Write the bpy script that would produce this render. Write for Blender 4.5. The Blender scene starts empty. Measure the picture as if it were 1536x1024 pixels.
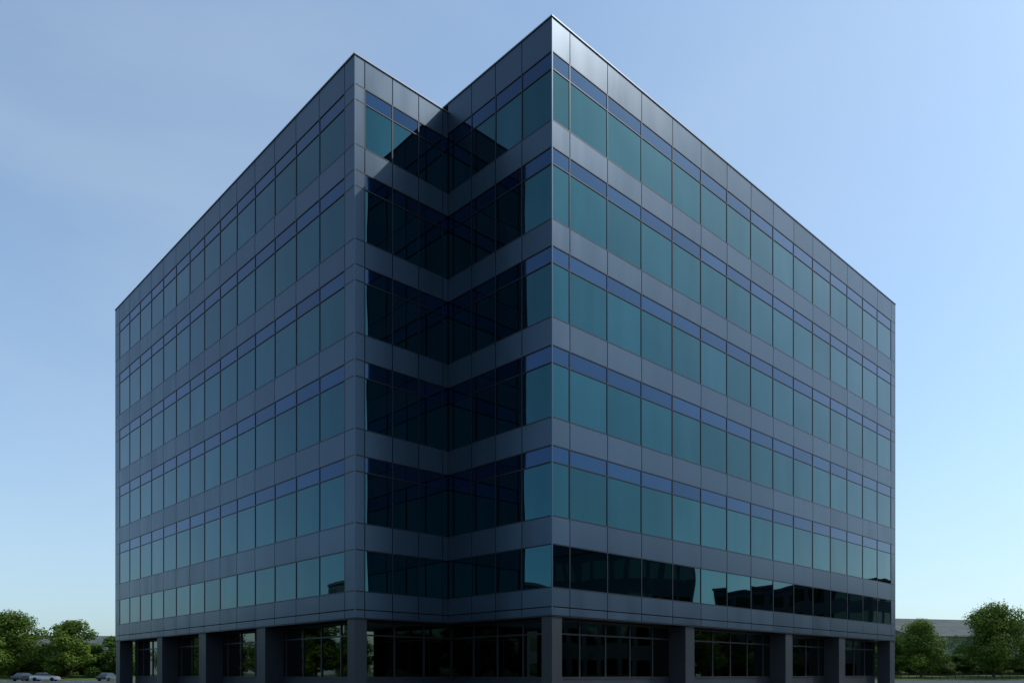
import bpy, bmesh, math, random
from mathutils import Vector, Matrix
random.seed(7)
sc = bpy.context.scene
sc.view_settings.view_transform='Standard'
sc.view_settings.look='None'
sc.view_settings.exposure=0
EYE=1.25
A=math.radians(46.6)
F=Vector((math.cos(A),math.sin(A),0)); R=Vector((math.sin(A),-math.cos(A),0))
CAM=-(F*31.4+R*1.616)
def place(lat,dep,z=0.0):
    p=CAM+F*dep+R*lat
    return Vector((p.x,p.y,z))
# ---------------------------------------------------------------- materials
def newmat(name):
    m=bpy.data.materials.new(name); m.use_nodes=True
    nt=m.node_tree; b=nt.nodes['Principled BSDF']
    return m,nt,b
def N(nt,t,**kw):
    n=nt.nodes.new(t)
    for k,v in kw.items(): setattr(n,k,v)
    return n
def island_mat(name,col,var,rough,metal,spec=0.5,tilt=0.0,wave=0.0,roughvar=0.0,dirt=0.0):
    m,nt,b=newmat(name); L=nt.links
    geo=N(nt,'ShaderNodeNewGeometry')
    hsv=N(nt,'ShaderNodeHueSaturation'); hsv.inputs['Color'].default_value=(*col,1)
    mr=N(nt,'ShaderNodeMapRange'); mr.inputs['To Min'].default_value=1-var; mr.inputs['To Max'].default_value=1+var
    L.new(geo.outputs['Random Per Island'],mr.inputs['Value']); L.new(mr.outputs[0],hsv.inputs['Value'])
    out=hsv.outputs[0]
    tc=N(nt,'ShaderNodeTexCoord')
    if dirt>0:
        no=N(nt,'ShaderNodeTexNoise'); no.inputs['Scale'].default_value=0.5; no.inputs['Detail'].default_value=6
        mp=N(nt,'ShaderNodeMapping'); mp.inputs['Scale'].default_value=(1.5,1.5,.35)
        L.new(tc.outputs['Object'],mp.inputs[0]); L.new(mp.outputs[0],no.inputs['Vector'])
        m2=N(nt,'ShaderNodeMapRange'); m2.inputs['From Min'].default_value=.3; m2.inputs['From Max'].default_value=.7
        m2.inputs['To Min'].default_value=1-dirt; m2.inputs['To Max'].default_value=1+dirt
        L.new(no.outputs[0],m2.inputs['Value'])
        mx=N(nt,'ShaderNodeVectorMath',operation='SCALE'); L.new(out,mx.inputs[0]); L.new(m2.outputs[0],mx.inputs['Scale'])
        out=mx.outputs[0]
        m3=N(nt,'ShaderNodeMapRange'); m3.inputs['From Min'].default_value=.3; m3.inputs['From Max'].default_value=.7
        m3.inputs['To Min'].default_value=rough*.85; m3.inputs['To Max'].default_value=rough*1.15
        L.new(no.outputs[0],m3.inputs['Value']); L.new(m3.outputs[0],b.inputs['Roughness'])
    L.new(out,b.inputs['Base Color'])
    b.inputs['Metallic'].default_value=metal; b.inputs['Specular IOR Level'].default_value=spec
    if dirt<=0: b.inputs['Roughness'].default_value=rough
    nrm=None
    if tilt>0:
        wn=N(nt,'ShaderNodeTexWhiteNoise',noise_dimensions='1D'); L.new(geo.outputs['Random Per Island'],wn.inputs['W'])
        sub=N(nt,'ShaderNodeVectorMath',operation='SUBTRACT'); sub.inputs[1].default_value=(.5,.5,.5); L.new(wn.outputs['Color'],sub.inputs[0])
        scl=N(nt,'ShaderNodeVectorMath',operation='SCALE'); scl.inputs['Scale'].default_value=tilt; L.new(sub.outputs[0],scl.inputs[0])
        bump=N(nt,'ShaderNodeBump'); bump.inputs['Strength'].default_value=1; bump.inputs['Distance'].default_value=wave
        no2=N(nt,'ShaderNodeTexNoise'); no2.inputs['Scale'].default_value=.55; no2.inputs['Detail'].default_value=0
        L.new(tc.outputs['Object'],no2.inputs['Vector']); L.new(no2.outputs[0],bump.inputs['Height'])
        add=N(nt,'ShaderNodeVectorMath',operation='ADD'); L.new(bump.outputs[0],add.inputs[0]); L.new(scl.outputs[0],add.inputs[1])
        nz=N(nt,'ShaderNodeVectorMath',operation='NORMALIZE'); L.new(add.outputs[0],nz.inputs[0])
        L.new(nz.outputs[0],b.inputs['Normal'])
    return m
M_glass=island_mat('teal_glass',(.026,.080,.098),.11,.015,1.0,spec=.4,tilt=.009,wave=.009,dirt=.08)
M_blue=island_mat('blue_spandrel_glass',(.032,.064,.118),.10,.05,1.0,tilt=.004,wave=.003)
M_panel=island_mat('metal_panel',(.056,.086,.122),.09,.34,.62,spec=.25,dirt=.06)
M_mull=island_mat('dark_mullion',(.020,.024,.030),.0,.4,.5,spec=.3)
M_gfr=island_mat('storefront_frame',(.045,.05,.055),.0,.4,.5,spec=.3)
M_core=island_mat('dark_backing',(.006,.007,.008),0,.9,0,spec=.05)
M_cope=island_mat('coping_metal',(.14,.16,.19),0,.45,.7)
M_gglass=island_mat('ground_glass',(.075,.105,.09),.1,.02,1.0,tilt=.004,wave=.004)
M_col=island_mat('column_cladding',(.036,.042,.05),.05,.45,.3,spec=.3,dirt=.08)
M_conc=island_mat('concrete',(.30,.29,.27),.04,.85,0,dirt=.12)
def noisemat(name,c1,c2,scale,rough=.9,bump=0):
    m,nt,b=newmat(name); L=nt.links
    tc=N(nt,'ShaderNodeTexCoord'); no=N(nt,'ShaderNodeTexNoise'); no.inputs['Scale'].default_value=scale; no.inputs['Detail'].default_value=8
    L.new(tc.outputs['Object'],no.inputs['Vector'])
    r=N(nt,'ShaderNodeValToRGB'); r.color_ramp.elements[0].position=.35; r.color_ramp.elements[1].position=.65
    r.color_ramp.elements[0].color=(*c1,1); r.color_ramp.elements[1].color=(*c2,1)
    L.new(no.outputs[0],r.inputs[0]); L.new(r.outputs[0],b.inputs['Base Color']); b.inputs['Roughness'].default_value=rough
    b.inputs['Specular IOR Level'].default_value=.2
    return m
M_grass=noisemat('grass',(.05,.095,.02),(.09,.13,.03),.3)
M_asph=noisemat('asphalt',(.04,.04,.042),(.065,.065,.066),.6)
M_pave=noisemat('pavement',(.22,.21,.2),(.3,.29,.27),1.2)
M_white=noisemat('white_paint',(.7,.7,.68),(.8,.8,.78),2)
M_roof=noisemat('roof_gravel',(.2,.2,.2),(.28,.28,.27),2)
M_bark=noisemat('bark',(.05,.035,.025),(.09,.07,.05),4)
M_wall1=noisemat('precast_wall',(.10,.11,.12),(.13,.14,.15),.4)
M_wall2=noisemat('warehouse_wall',(.16,.17,.17),(.2,.21,.2),.4)
M_wroof=noisemat('warehouse_roof',(.07,.085,.08),(.10,.115,.105),.3)
M_tyre=noisemat('tyre',(.015,.015,.015),(.02,.02,.02),5)
def leafmat(name,dark,light):
    m,nt,b=newmat(name); L=nt.links
    geo=N(nt,'ShaderNodeNewGeometry'); r=N(nt,'ShaderNodeValToRGB')
    r.color_ramp.elements[0].color=(*dark,1); r.color_ramp.elements[1].color=(*light,1)
    L.new(geo.outputs['Random Per Island'],r.inputs[0]); L.new(r.outputs[0],b.inputs['Base Color'])
    b.inputs['Roughness'].default_value=.6; b.inputs['Specular IOR Level'].default_value=.15
    tr=N(nt,'ShaderNodeBsdfTranslucent'); L.new(r.outputs[0],tr.inputs['Color'])
    mx=N(nt,'ShaderNodeMixShader'); mx.inputs[0].default_value=.4
    L.new(b.outputs[0],mx.inputs[1]); L.new(tr.outputs[0],mx.inputs[2])
    L.new(mx.outputs[0],nt.nodes['Material Output'].inputs['Surface'])
    return m
M_leaf=leafmat('foliage',(.065,.12,.015),(.15,.22,.032))
M_leaf2=leafmat('foliage_dark',(.045,.09,.013),(.10,.16,.026))
# ---------------------------------------------------------------- helpers
class MB:
    def __init__(s): s.v=[]; s.f=[]
    def hexa(s,c):
        i=len(s.v); s.v+= [tuple(p) for p in c]
        s.f+=[(i,i+3,i+2,i+1),(i+4,i+5,i+6,i+7),(i,i+1,i+5,i+4),(i+1,i+2,i+6,i+5),(i+2,i+3,i+7,i+6),(i+3,i,i+4,i+7)]
    def box(s,x0,x1,y0,y1,z0,z1):
        s.hexa([(x0,y0,z0),(x1,y0,z0),(x1,y1,z0),(x0,y1,z0),(x0,y0,z1),(x1,y0,z1),(x1,y1,z1),(x0,y1,z1)])
    def obj(s,name,mat,parent=None,fix=True,smooth=False):
        me=bpy.data.meshes.new(name); me.from_pydata(s.v,[],s.f); me.materials.append(mat)
        if fix:
            bm=bmesh.new(); bm.from_mesh(me); bmesh.ops.recalc_face_normals(bm,faces=bm.faces); bm.to_mesh(me); bm.free()
        if smooth:
            for p in me.polygons: p.use_smooth=True
        o=bpy.data.objects.new(name,me); sc.collection.objects.link(o)
        if parent: o.parent=parent
        return o
def empty(name,loc=(0,0,0)):
    e=bpy.data.objects.new(name,None); e.location=loc; sc.collection.objects.link(e); return e
def zf(y): return EYE+(1010-y)*.02694
# ---------------------------------------------------------------- office building
B=empty('glass_office_building')
glass,blue,panel,mull,core,cope,gg,colm,gfr=[MB() for _ in range(9)]
lower=[(922,909,'panel'),(909,880,'panel'),(880,815,'glass'),(815,773,'panel'),(773,692,'glass'),(692,667,'blue'),(667,625,'panel'),
 (625,543,'glass'),(543,517,'blue'),(517,475,'panel'),(475,393,'glass'),(393,368,'blue'),(368,328,'panel'),(328,245,'glass'),(245,220,'blue'),(220,180,'panel')]
LV_R=lower+[(180,103,'glass'),(103,77,'blue'),(77,26,'panel')]
LV_L=lower+[(180,110,'glass'),(110,86,'blue'),(86,41,'panel')]
RECESS=1.05
def facade(o,d,n,length,cols,solid,levels,s0=0,s1=None,g0=RECESS,g1=-RECESS,cols_g=(),ins0=False,ins1=False):
    """o origin, d direction, n outward normal; cols = joint positions; solid = bay indexes clad in metal"""
    o=Vector((*o,0)); d=Vector((*d,0)); n=Vector((*n,0))
    def bx(mb,a,b,d0,d1,z0,z1):
        c=[]
        for z in (z0,z1):
            for (s,q) in ((a,d0),(b,d0),(b,d1),(a,d1)):
                p=o+d*s+n*q; c.append((p.x,p.y,z))
        mb.hexa(c)
    g=.021
    cs=[0]+list(cols)+[length]
    zt=zf(levels[-1][1])
    zb=zf(922)
    a0=.07 if not ins0 else -.0; b0=length-.07 if not ins1 else length
    bx(core,a0+.003,b0-.003,-.5,-.062,zb+.05,zt-.05)
    for (y0,y1,k) in levels:
        z0,z1=zf(y0),zf(y1)
        for i in range(len(cs)-1):
            a,b=cs[i],cs[i+1]
            aa=a+(g if i>0 else (.01)); bb=b-(g if i<len(cs)-2 else .01)
            if k=='panel' or i in solid:
                bx(panel,aa,bb,-.05,0,z0+g,z1-g)
            else:
                bx(glass if k=='glass' else blue,a+.02,b-.02,-.05,-.022,z0+.012,z1-.012)
        if k!='panel':
            for i in range(1,len(cs)-1):
                bx(mull,cs[i]-.030,cs[i]+.030,-.06,.002,z0+.024,z1-.024)
            bx(mull,.075,length-.075,-.06,.005,z0-.024,z0+.024)
            bx(mull,.075,length-.075,-.06,.005,z1-.0239,z1+.0239) if k=='blue' or y0>860 else None
    bx(cope,(-.03 if not ins0 else 0),(length+.03 if not ins1 else length-.0),-.32,.035,zt,zt+.055)
    bx(mull,.02,length-.02,-.3,.018,zb-.04,zb-.003)
    # ground floor wall
    ga,gb=g0,length+g1
    sill=1.05; head=zb-.04
    bx(colm,ga,gb,-RECESS-.3,-RECESS+.03,0,sill)
    bx(core,ga+.02,gb-.02,-RECESS-.3,-RECESS-.05,sill,head)
    nb=max(1,round((gb-ga)/1.75)); w=(gb-ga)/nb
    tz=head-.62
    for i in range(nb):
        bx(gg,ga+i*w+.03,ga+(i+1)*w-.03,-RECESS-.03,-RECESS-.012,sill,tz-.02)
        bx(gg,ga+i*w+.03,ga+(i+1)*w-.03,-RECESS-.03,-RECESS-.012,tz+.02,head)
    for i in range(nb+1):
        bx(gfr,ga+i*w-.035,ga+i*w+.035,-RECESS-.04,-RECESS+.04,sill+.07,head-.08)
    bx(gfr,ga,gb,-RECESS-.04,-RECESS+.05,tz-.035,tz+.035)
    bx(gfr,ga,gb,-RECESS-.04,-RECESS+.06,sill,sill+.07)
    bx(gfr,ga,gb,-RECESS-.04,-RECESS+.06,head-.08,head)
    for (c0,c1) in cols_g:
        bx(colm,c0,c1,-RECESS-.0,-.06,0,zb-.045)
        bx(mull,c0-.004,c1+.004,-RECESS,-.056,1.9,1.912)
        bx(mull,c0-.01,c1+.01,-RECESS,-.05,0,.12)
LR=35.7; DP=6.69; W=5.03; LL=31.86
colsR=[1.07+2.42*i for i in range(15)]
facade((0,0),(1,0),(0,-1),LR,colsR,{15},LV_R,cols_g=[(9.49,10.24),(19.56,20.37),(26.6,27.5)])
facade((0,0),(0,1),(-1,0),DP,[1.75,3.40,5.0],set(),LV_R,g0=RECESS,g1=RECESS,ins1=True)
facade((-W,DP),(1,0),(0,-1),W,[.5,1.92,3.34,4.72],{0},LV_L,g0=RECESS,g1=RECESS,ins1=True)
colsL=[.79+2.154*i for i in range(15)]
facade((-W,DP),(0,1),(-1,0),LL,colsL,{0,15},LV_L,cols_g=[(8.39,9.35),(15.8,16.8),(22.7,23.6)])
YB=DP+LL
facade((LR,0),(0,1),(1,0),YB,[1.07+2.42*i for i in range(16)],{16},LV_R,cols_g=[(9,9.8),(19,19.8),(28,28.8)])
facade((-W,YB),(1,0),(0,1),LR+W,[1.07+2.42*i for i in range(17)],{17},LV_L,cols_g=[(9,9.8),(19,19.8),(28,28.8)])
zb=zf(922)
cope_post=MB()
def corner(x,y,sx,sy,zt,col=.6):
    t=.05
    xa,xb=sorted((x-sx*.004,x+sx*t)); ya,yb=sorted((y-sy*.004,y+sy*t))
    cope_post.box(xa,xb,ya,yb,zb,zt-.002)
    if col:
        xa,xb=sorted((x+sx*.03,x+sx*col)); ya,yb=sorted((y+sy*.03,y+sy*col)); colm.box(xa,xb,ya,yb,0,zb-.045)
ztR=zf(26); ztL=zf(41)
corner(0,0,1,1,ztR,.62); corner(LR,0,-1,1,ztR,.9); corner(-W,DP,1,1,ztL,.62); corner(-W,YB,1,-1,ztL,.9); corner(LR,YB,-1,-1,ztL,.9)
# step between the two roof levels
core.box(.01,.30,DP+.01,YB-.6,ztL-.7,ztR-.003); cope.box(-.03,.32,DP+.002,YB-.55,ztR,ztR+.054)
core.box(.3,LR-.3,.3,YB-.3,zb+.06,ztR-.7)
core.box(-W+.3,.35,DP+.3,YB-.3,zb+.06,ztL-.7)
soff=MB()
soff.box(.03,LR-.03,.03,YB-.03,zb-.0,zb+.05); soff.box(-W+.03,.028,DP+.03,YB-.03,zb-.0,zb+.05)
core.box(2,LR-2,2,YB-2,0,zb-.01)
roof=MB(); roof.box(.4,LR-.4,.4,YB-.4,ztR-.7,ztR-.6); roof.box(-W+.4,.4,DP+.4,YB-.4,ztL-.7,ztL-.6)
roof.box(14,24,16,26,ztR-.6,ztR+.4)
for mb,nm,mt in ((glass,'window_glass',M_glass),(blue,'blue_transom_glass',M_blue),(panel,'cladding_panels',M_panel),(mull,'mullions',M_mull),
  (core,'structural_core',M_core),(cope,'parapet_coping',M_cope),(gg,'ground_floor_glazing',M_gglass),(colm,'ground_floor_columns',M_col),
  (gfr,'storefront_frames',M_gfr),(soff,'soffit',M_col),(roof,'roof',M_roof),(cope_post,'corner_trim',M_panel)):
    mb.obj(nm,mt,B)
# ---------------------------------------------------------------- ground
def sheet(name,pts,z,mat):
    m=MB(); m.v=[(p[0],p[1],z) for p in pts]; m.f=[tuple(range(len(pts)))]; o=m.obj(name,mat,fix=False)
    if o.data.polygons[0].normal.z<0: o.data.flip_normals()
    return o
def rect(l0,l1,d0,d1): return [place(l0,d0),place(l1,d0),place(l1,d1),place(l0,d1)]
sheet('ground',[(-3000,-3000),(3000,-3000),(3000,3000),(-3000,3000)],-.008,M_grass)
sheet('parking_lot',rect(-150,150,-70,138),-.004,M_asph)
sheet('pavement',[(-W-5,-5),(LR+5,-5),(LR+5,YB+5),(-W-5,YB+5)],0,M_pave)
def obox(mb,l0,l1,d0,d1,z0,z1):
    c=[]
    for z in (z0,z1):
        for l,d in ((l0,d0),(l1,d0),(l1,d1),(l0,d1)):
            p=place(l,d); c.append((p.x,p.y,z))
    mb.hexa(c)
k=MB(); obox(k,-150,150,138,138.2,-.01,.13); obox(k,-150,150,139.4,139.6,-.01,.13); k.obj('kerb',M_conc)
mk=MB()
for i in range(-40,41):
    l=i*2.7
    obox(mk,l-.06,l+.06,132,137.5,-.004,.0)
mk.obj('parking_markings',M_white)
def bank(l0,l1,name):
    m=MB(); nx=40; prof=[(146,-.02),(152,.35),(160,.9),(170,1.15),(200,1.1),(240,-.02)]
    for i in range(nx+1):
        l=l0+(l1-l0)*i/nx
        e=min(1,i/6,(nx-i)/6)
        for (d,z) in prof:
            p=place(l,d+random.uniform(-.5,.5)); m.v.append((p.x,p.y,z*e*random.uniform(.9,1.1)-.005))
    w=len(prof)
    for i in range(nx):
        for j in range(w-1):
            a=i*w+j; m.f.append((a,a+w,a+w+1,a+1))
    o=m.obj(name,M_grass,fix=False,smooth=True)
    if o.data.polygons[0].normal.z<0: o.data.flip_normals()
bank(55,180,'grass_bank'); bank(-190,-55,'grass_bank')
# ---------------------------------------------------------------- trees
def tree_mesh(seed,H,Wd,trunk_h,leaf=.46,nleaf=9000,nl=22):
    rnd=random.Random(seed)
    wood=MB()
    def tube(p0,p1,r0,r1,n=7):
        ax=(p1-p0).normalized(); u=ax.orthogonal().normalized(); v=ax.cross(u)
        i=len(wood.v)
        for p,r in ((p0,r0),(p1,r1)):
            for kk in range(n):
                a=2*math.pi*kk/n; q=p+(u*math.cos(a)+v*math.sin(a))*r; wood.v.append(tuple(q))
        for kk in range(n): wood.f.append((i+kk,i+(kk+1)%n,i+n+(kk+1)%n,i+n+kk))
    P=Vector((0,0,-.1)); pts=[P]
    for j in range(1,6):
        P=Vector((rnd.uniform(-.25,.25)*j*.4,rnd.uniform(-.25,.25)*j*.4,H*.8*j/5)); pts.append(P)
    r=[H*.022,H*.017,H*.013,H*.009,H*.006,H*.003]
    for j in range(5): tube(pts[j],pts[j+1],r[j],r[j+1])
    lobes=[]
    for j in range(nl):
        t=(j+rnd.uniform(0,1))/nl; z=trunk_h+(H-trunk_h)*(.05+.82*t)
        prof=math.sin(math.pi*min(1,(.26+.68*t)))**.6
        a=j*2.4+rnd.uniform(-.6,.6); rr=Wd*.5*prof*rnd.uniform(.15,.82)
        c=Vector((math.cos(a)*rr,math.sin(a)*rr,z)); rad=Wd*rnd.uniform(.09,.19)
        lobes.append((c,rad))
        st=pts[min(4,max(1,int(t*4.2)))]
        mid=(st+c)/2+Vector((0,0,-.2)); tube(st,mid,H*.006,H*.004,5); tube(mid,c,H*.004,H*.0015,5)
    lobes.append((Vector((pts[-1].x,pts[-1].y,H-Wd*.13)),Wd*.14))
    lv=MB()
    tot=sum(q[1]**2 for q in lobes)
    for (c,rad) in lobes:
        n=int(nleaf*rad*rad/tot)
        sq=rnd.uniform(.6,.85)
        for _ in range(n):
            d=Vector((rnd.gauss(0,1),rnd.gauss(0,1),rnd.gauss(0,1))).normalized()
            q=c+Vector((d.x,d.y,d.z*sq))*rad*(rnd.uniform(.25,1)**.5)*rnd.uniform(.85,1.25)
            if q.z<trunk_h*.6: continue
            nrm=(d+Vector((rnd.uniform(-.7,.7),rnd.uniform(-.7,.7),rnd.uniform(-.3,1.0)))).normalized()
            u=nrm.orthogonal().normalized(); v=nrm.cross(u); a=rnd.uniform(0,6.28)
            u,v=u*math.cos(a)+v*math.sin(a),v*math.cos(a)-u*math.sin(a)
            s=leaf*rnd.uniform(.5,1.1)
            i=len(lv.v)
            lv.v+=[tuple(q-u*s*.5),tuple(q-v*s*.35),tuple(q+u*s*.55),tuple(q+v*s*.35)]; lv.f.append((i,i+1,i+2,i+3))
    me_w=bpy.data.meshes.new('trunk'); me_w.from_pydata(wood.v,[],wood.f); me_w.materials.append(M_bark)
    me_l=bpy.data.meshes.new('crown'); me_l.from_pydata(lv.v,[],lv.f); me_l.materials.append(M_leaf if seed%2 else M_leaf2)
    return me_w,me_l
variants=[tree_mesh(1,13,12,1.6,nl=38,nleaf=14000),tree_mesh(3,11,9,1.5,nl=30,nleaf=10000),tree_mesh(5,14,15,1.6,nl=54,nleaf=20000),tree_mesh(2,8,9,.6,nl=20,nleaf=9000)]
HT=[13,11,14,8]
def tree(v,lat,dep,h,rot=0,name='tree',parent=None,z=0,wx=1):
    e=empty(name,place(lat,dep,z)) if parent is None else parent
    for nm,me in zip(('trunk','crown'),variants[v]):
        o=bpy.data.objects.new(nm,me); sc.collection.objects.link(o); o.parent=e
        s=h/HT[v]
        if parent is None:
            o.scale=(s*wx,s*wx,s); o.rotation_euler=(0,0,rot)
        else:
            o.location=place(lat,dep,z); o.scale=(s*wx,s*wx,s); o.rotation_euler=(0,0,rot)
    return e
tree(0,-100,155,14.2,.3,wx=1.15); tree(1,-88.0,155,12.4,1.3,wx=1.2); tree(3,-94.5,160,8.0,2.)
tree(3,-81,158,9.2,0.4,wx=1.15); tree(1,-110,158,12,.9)
tree(0,81.5,155,12.2,2.1,z=.3); tree(2,96,155,15.6,.2,z=.3,wx=.98); tree(1,108,157,13,.2,z=.3); tree(3,76.0,160,10,.2,z=.3)
dt=empty('distant_trees')
rr=random.Random(11)
for side in (-1,1):
    for i in range(24):
        tree(rr.choice([0,1,3,3]),side*(88+i*4.5+rr.uniform(-2,2)),184+rr.uniform(-8,12),rr.uniform(7.5,9.5),rr.uniform(0,6),parent=dt,wx=1.35)
sh=empty('shrub_hedge')
for side in (-1,1):
    for i in range(32):
        l=side*(68+i*2.0)
        tree(3,l,166+rr.uniform(-1.5,1.5),rr.uniform(3.4,5.6),rr.uniform(0,6),parent=sh,z=.2,wx=1.5)
st=empty('street_trees')
for i in range(70):
    a=math.radians(115+ i*285/69.0)
    rad=rr.uniform(75,95)
    p=Vector((10,10,0))+Vector((math.cos(a),math.sin(a),0))*rad
    q=p-CAM; dep=q.dot(F); lat=q.dot(R)
    if dep>10 and abs(lat/dep)<.85: continue
    tree(rr.choice([0,1,2,3]),lat,dep,rr.uniform(7,9.5),rr.uniform(0,6),parent=st,wx=1.25)
# ---------------------------------------------------------------- neighbouring buildings
def block(name,lat,dep,w,d,h,rot,mat=M_wall1,floors=4,step=None):
    e=empty(name,place(lat,dep,0)); e.rotation_euler=(0,0,rot)
    m=MB(); m.box(-w/2,w/2,-d/2,d/2,0,h); m.box(-w/2-.2,w/2+.2,-d/2-.2,d/2+.2,h,h+.4)
    if step: m.box(-w/2+step[0],-w/2+step[1],-d/4,d/4,h+.4,h+step[2])
    m.obj('walls',mat,e)
    g=MB(); fh=h/floors
    for f in range(floors):
        z0=f*fh+1.0; z1=z0+fh*.5
        n=int(w/3)
        for i in range(n):
            x=-w/2+w*(i+.15)/n; x1=-w/2+w*(i+.85)/n
            g.box(x,x1,-d/2-.03,-d/2+.1,z0,z1); g.box(x,x1,d/2-.1,d/2+.03,z0,z1)
        n=int(d/3)
        for i in range(n):
            x=-d/2+d*(i+.15)/n; x1=-d/2+d*(i+.85)/n
            g.box(-w/2-.03,-w/2+.1,x,x1,z0,z1); g.box(w/2-.1,w/2+.03,x,x1,z0,z1)
    g.obj('windows',M_gglass,e)
def world_block(name,x,y,*a,**k):
    q=Vector((x,y,0))-CAM; block(name,q.dot(R),q.dot(F),*a,**k)
world_block('office_block',66,-57,14,30,17.5,0,step=(2,8,3))
world_block('office_block',98,-36,16,26,14.5,0)
world_block('office_block',128,-48,20,30,15,0)
world_block('office_block',-50,62,14,22,13,0)
world_block('office_block',-30,-95,40,16,13,0)
def warehouse(lat,dep,w,d,h,rh,rot):
    e=empty('warehouse',place(lat,dep,0)); e.rotation_euler=(0,0,rot)
    m=MB(); m.box(-w/2,w/2,-d/2,d/2,0,h); m.obj('walls',M_wall2,e)
    r=MB(); o=.8
    r.v=[(-w/2-o,-d/2-o,h-.1),(w/2+o,-d/2-o,h-.1),(w/2+o,d/2+o,h-.1),(-w/2-o,d/2+o,h-.1),(-w/2-o,0,h+rh),(w/2+o,0,h+rh)]
    r.f=[(0,1,5,4),(2,3,4,5),(1,2,5),(3,0,4),(0,3,2,1)]; r.obj('roof',M_wroof,e)
    dd=MB()
    for i in range(int(w/9)):
        x=-w/2+4+i*9; dd.box(x,x+4,-d/2-.05,-d/2+.1,0,4.5)
    dd.obj('loading_doors',M_conc,e)
yaw=A-math.pi/2
warehouse(156,270,80,45,13,7.0,yaw+.25)
warehouse(-150,270,70,40,9,5.5,yaw+.15)
# ---------------------------------------------------------------- cars
def carmat(n,c):
    m,nt,b=newmat(n); b.inputs['Base Color'].default_value=(*c,1); b.inputs['Roughness'].default_value=.25; b.inputs['Metallic'].default_value=.3; b.inputs['Coat Weight'].default_value=.6
    return m
paints=[carmat('paint_white',(.7,.7,.7)),carmat('paint_silver',(.4,.41,.43)),carmat('paint_dark',(.03,.035,.05)),carmat('paint_red',(.25,.02,.02))]
M_cg=carmat('car_glass',(.02,.025,.03))
def car(lat,dep,rot,pt):
    e=empty('parked_car',place(lat,dep,0)); e.rotation_euler=(0,0,rot)
    def loft(name,prof,hw,mat,taper):
        m=MB(); n=len(prof)
        for y,tp in ((-hw,1),(-hw*.97,0),(hw*.97,0),(hw,1)):
            for (x,z,t) in prof:
                yy=y*(1-t*taper); m.v.append((x*(1 if not tp else .985),yy,z))
        for r_ in range(3):
            for i in range(n):
                j=(i+1)%n; a=r_*n; m.f.append((a+i,a+j,a+n+j,a+n+i))
        m.f.append(tuple(range(n))); m.f.append(tuple(range(4*n-1,3*n-1,-1)))
        return m.obj(name,mat,e)
    loft('body',[(-2.2,.3,0),(-2.25,.6,0),(-2.15,.92,.2),(-1.3,1.0,.2),(.9,.98,.2),(1.9,.82,.3),(2.2,.62,.2),(2.22,.3,0)],.88,paints[pt],.25)
    loft('cabin_glass',[(-1.75,.97,0),(-1.2,1.38,1),(.2,1.40,1),(1.05,.96,0)],.78,M_cg,.22)
    loft('roof',[(-1.25,1.37,1),(-1.0,1.45,1),(0.,1.46,1),(.3,1.38,1)],.79,paints[pt],.22)
    w=MB()
    for x in (-1.35,1.35):
        for y in (-.82,.82):
            i=len(w.v); n=14
            for yy in (y-.11,y+.11):
                for kk in range(n):
                    a=2*math.pi*kk/n; w.v.append((x+.33*math.cos(a),yy,.33+.33*math.sin(a)))
            for kk in range(n): w.f.append((i+kk,i+(kk+1)%n,i+n+(kk+1)%n,i+n+kk))
            w.f.append(tuple(range(i,i+n))); w.f.append(tuple(range(i+2*n-1,i+n-1,-1)))
    w.obj('wheels',M_tyre,e)
for (l,p,ro) in ((-81.0,1,.2),(-70.0,2,1.5),(-84.5,2,1.4)):
    car(l,135,yaw+ro,p)
fe=empty('fence'); m=MB()
for i in range(60):
    l=60+i*1.5; obox(m,l-.05,l+.05,150,150.1,0,1.5)
obox(m,60,149,150.03,150.07,1.2,1.28); obox(m,60,149,150.03,150.07,.6,.68)
m.obj('rails_and_posts',M_bark,fe)
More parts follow.
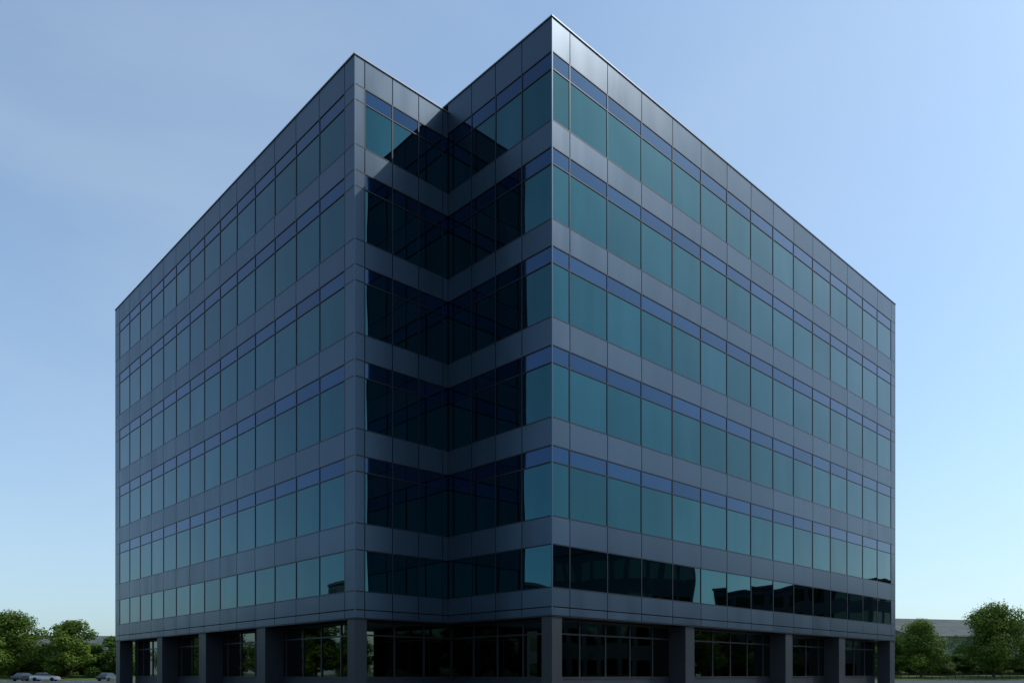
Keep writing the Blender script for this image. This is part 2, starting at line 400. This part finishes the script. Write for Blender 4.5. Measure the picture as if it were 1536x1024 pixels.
# ---------------------------------------------------------------- light
el=math.radians(48); az=Vector((.860,-.510,0)).normalized()
sd=Vector((az.x*math.cos(el),az.y*math.cos(el),math.sin(el)))
sl=bpy.data.lights.new('sun','SUN'); sl.energy=2.5; sl.angle=math.radians(.53); sl.color=(1,.95,.88)
so=bpy.data.objects.new('sun',sl); so.rotation_euler=sd.to_track_quat('Z','Y').to_euler(); so.location=(0,0,80); sc.collection.objects.link(so)
w=bpy.data.worlds.new('World'); sc.world=w; w.use_nodes=True; nt=w.node_tree; L=nt.links
bg=nt.nodes['Background']; bg.inputs['Strength'].default_value=.15
sky=N(nt,'ShaderNodeTexSky'); sky.sky_type='NISHITA'; sky.sun_disc=False; sky.sun_elevation=el; sky.sun_rotation=math.atan2(az.x,az.y)
sky.air_density=1.0; sky.dust_density=1.8; sky.ozone_density=1.0
tint=N(nt,'ShaderNodeMix',data_type='RGBA',blend_type='MULTIPLY'); tint.inputs['Factor'].default_value=1
L.new(sky.outputs[0],tint.inputs['A']); tint.inputs['B'].default_value=(.93,1.18,1.33,1)
tc=N(nt,'ShaderNodeTexCoord'); mp=N(nt,'ShaderNodeMapping'); mp.inputs['Scale'].default_value=(1.0,1.0,3.0); mp.inputs['Rotation'].default_value=(.25,.2,.5)
no=N(nt,'ShaderNodeTexNoise'); no.inputs['Scale'].default_value=1.2; no.inputs['Detail'].default_value=6; no.inputs['Roughness'].default_value=.5; no.inputs['Distortion'].default_value=.4
L.new(tc.outputs['Generated'],mp.inputs[0]); L.new(mp.outputs[0],no.inputs['Vector'])
mr=N(nt,'ShaderNodeMapRange'); mr.inputs['From Min'].default_value=.40; mr.inputs['From Max'].default_value=.72; mr.inputs['To Min'].default_value=.24; mr.inputs['To Max'].default_value=.52
L.new(no.outputs[0],mr.inputs['Value'])
mx=N(nt,'ShaderNodeMix',data_type='RGBA'); L.new(mr.outputs[0],mx.inputs['Factor']); L.new(tint.outputs['Result'],mx.inputs['A']); mx.inputs['B'].default_value=(3.9,4.75,5.4,1)
L.new(mx.outputs['Result'],bg.inputs['Color'])
# ---------------------------------------------------------------- camera
cd=bpy.data.cameras.new('camera'); cd.sensor_width=36; cd.lens=1167/1536*36; cd.shift_y=498/1536; cd.clip_end=6000; cd.clip_start=.1
co=bpy.data.objects.new('camera',cd); co.location=(CAM.x,CAM.y,EYE)
co.rotation_euler=(math.radians(90),0,A-math.pi/2); sc.collection.objects.link(co); sc.camera=co
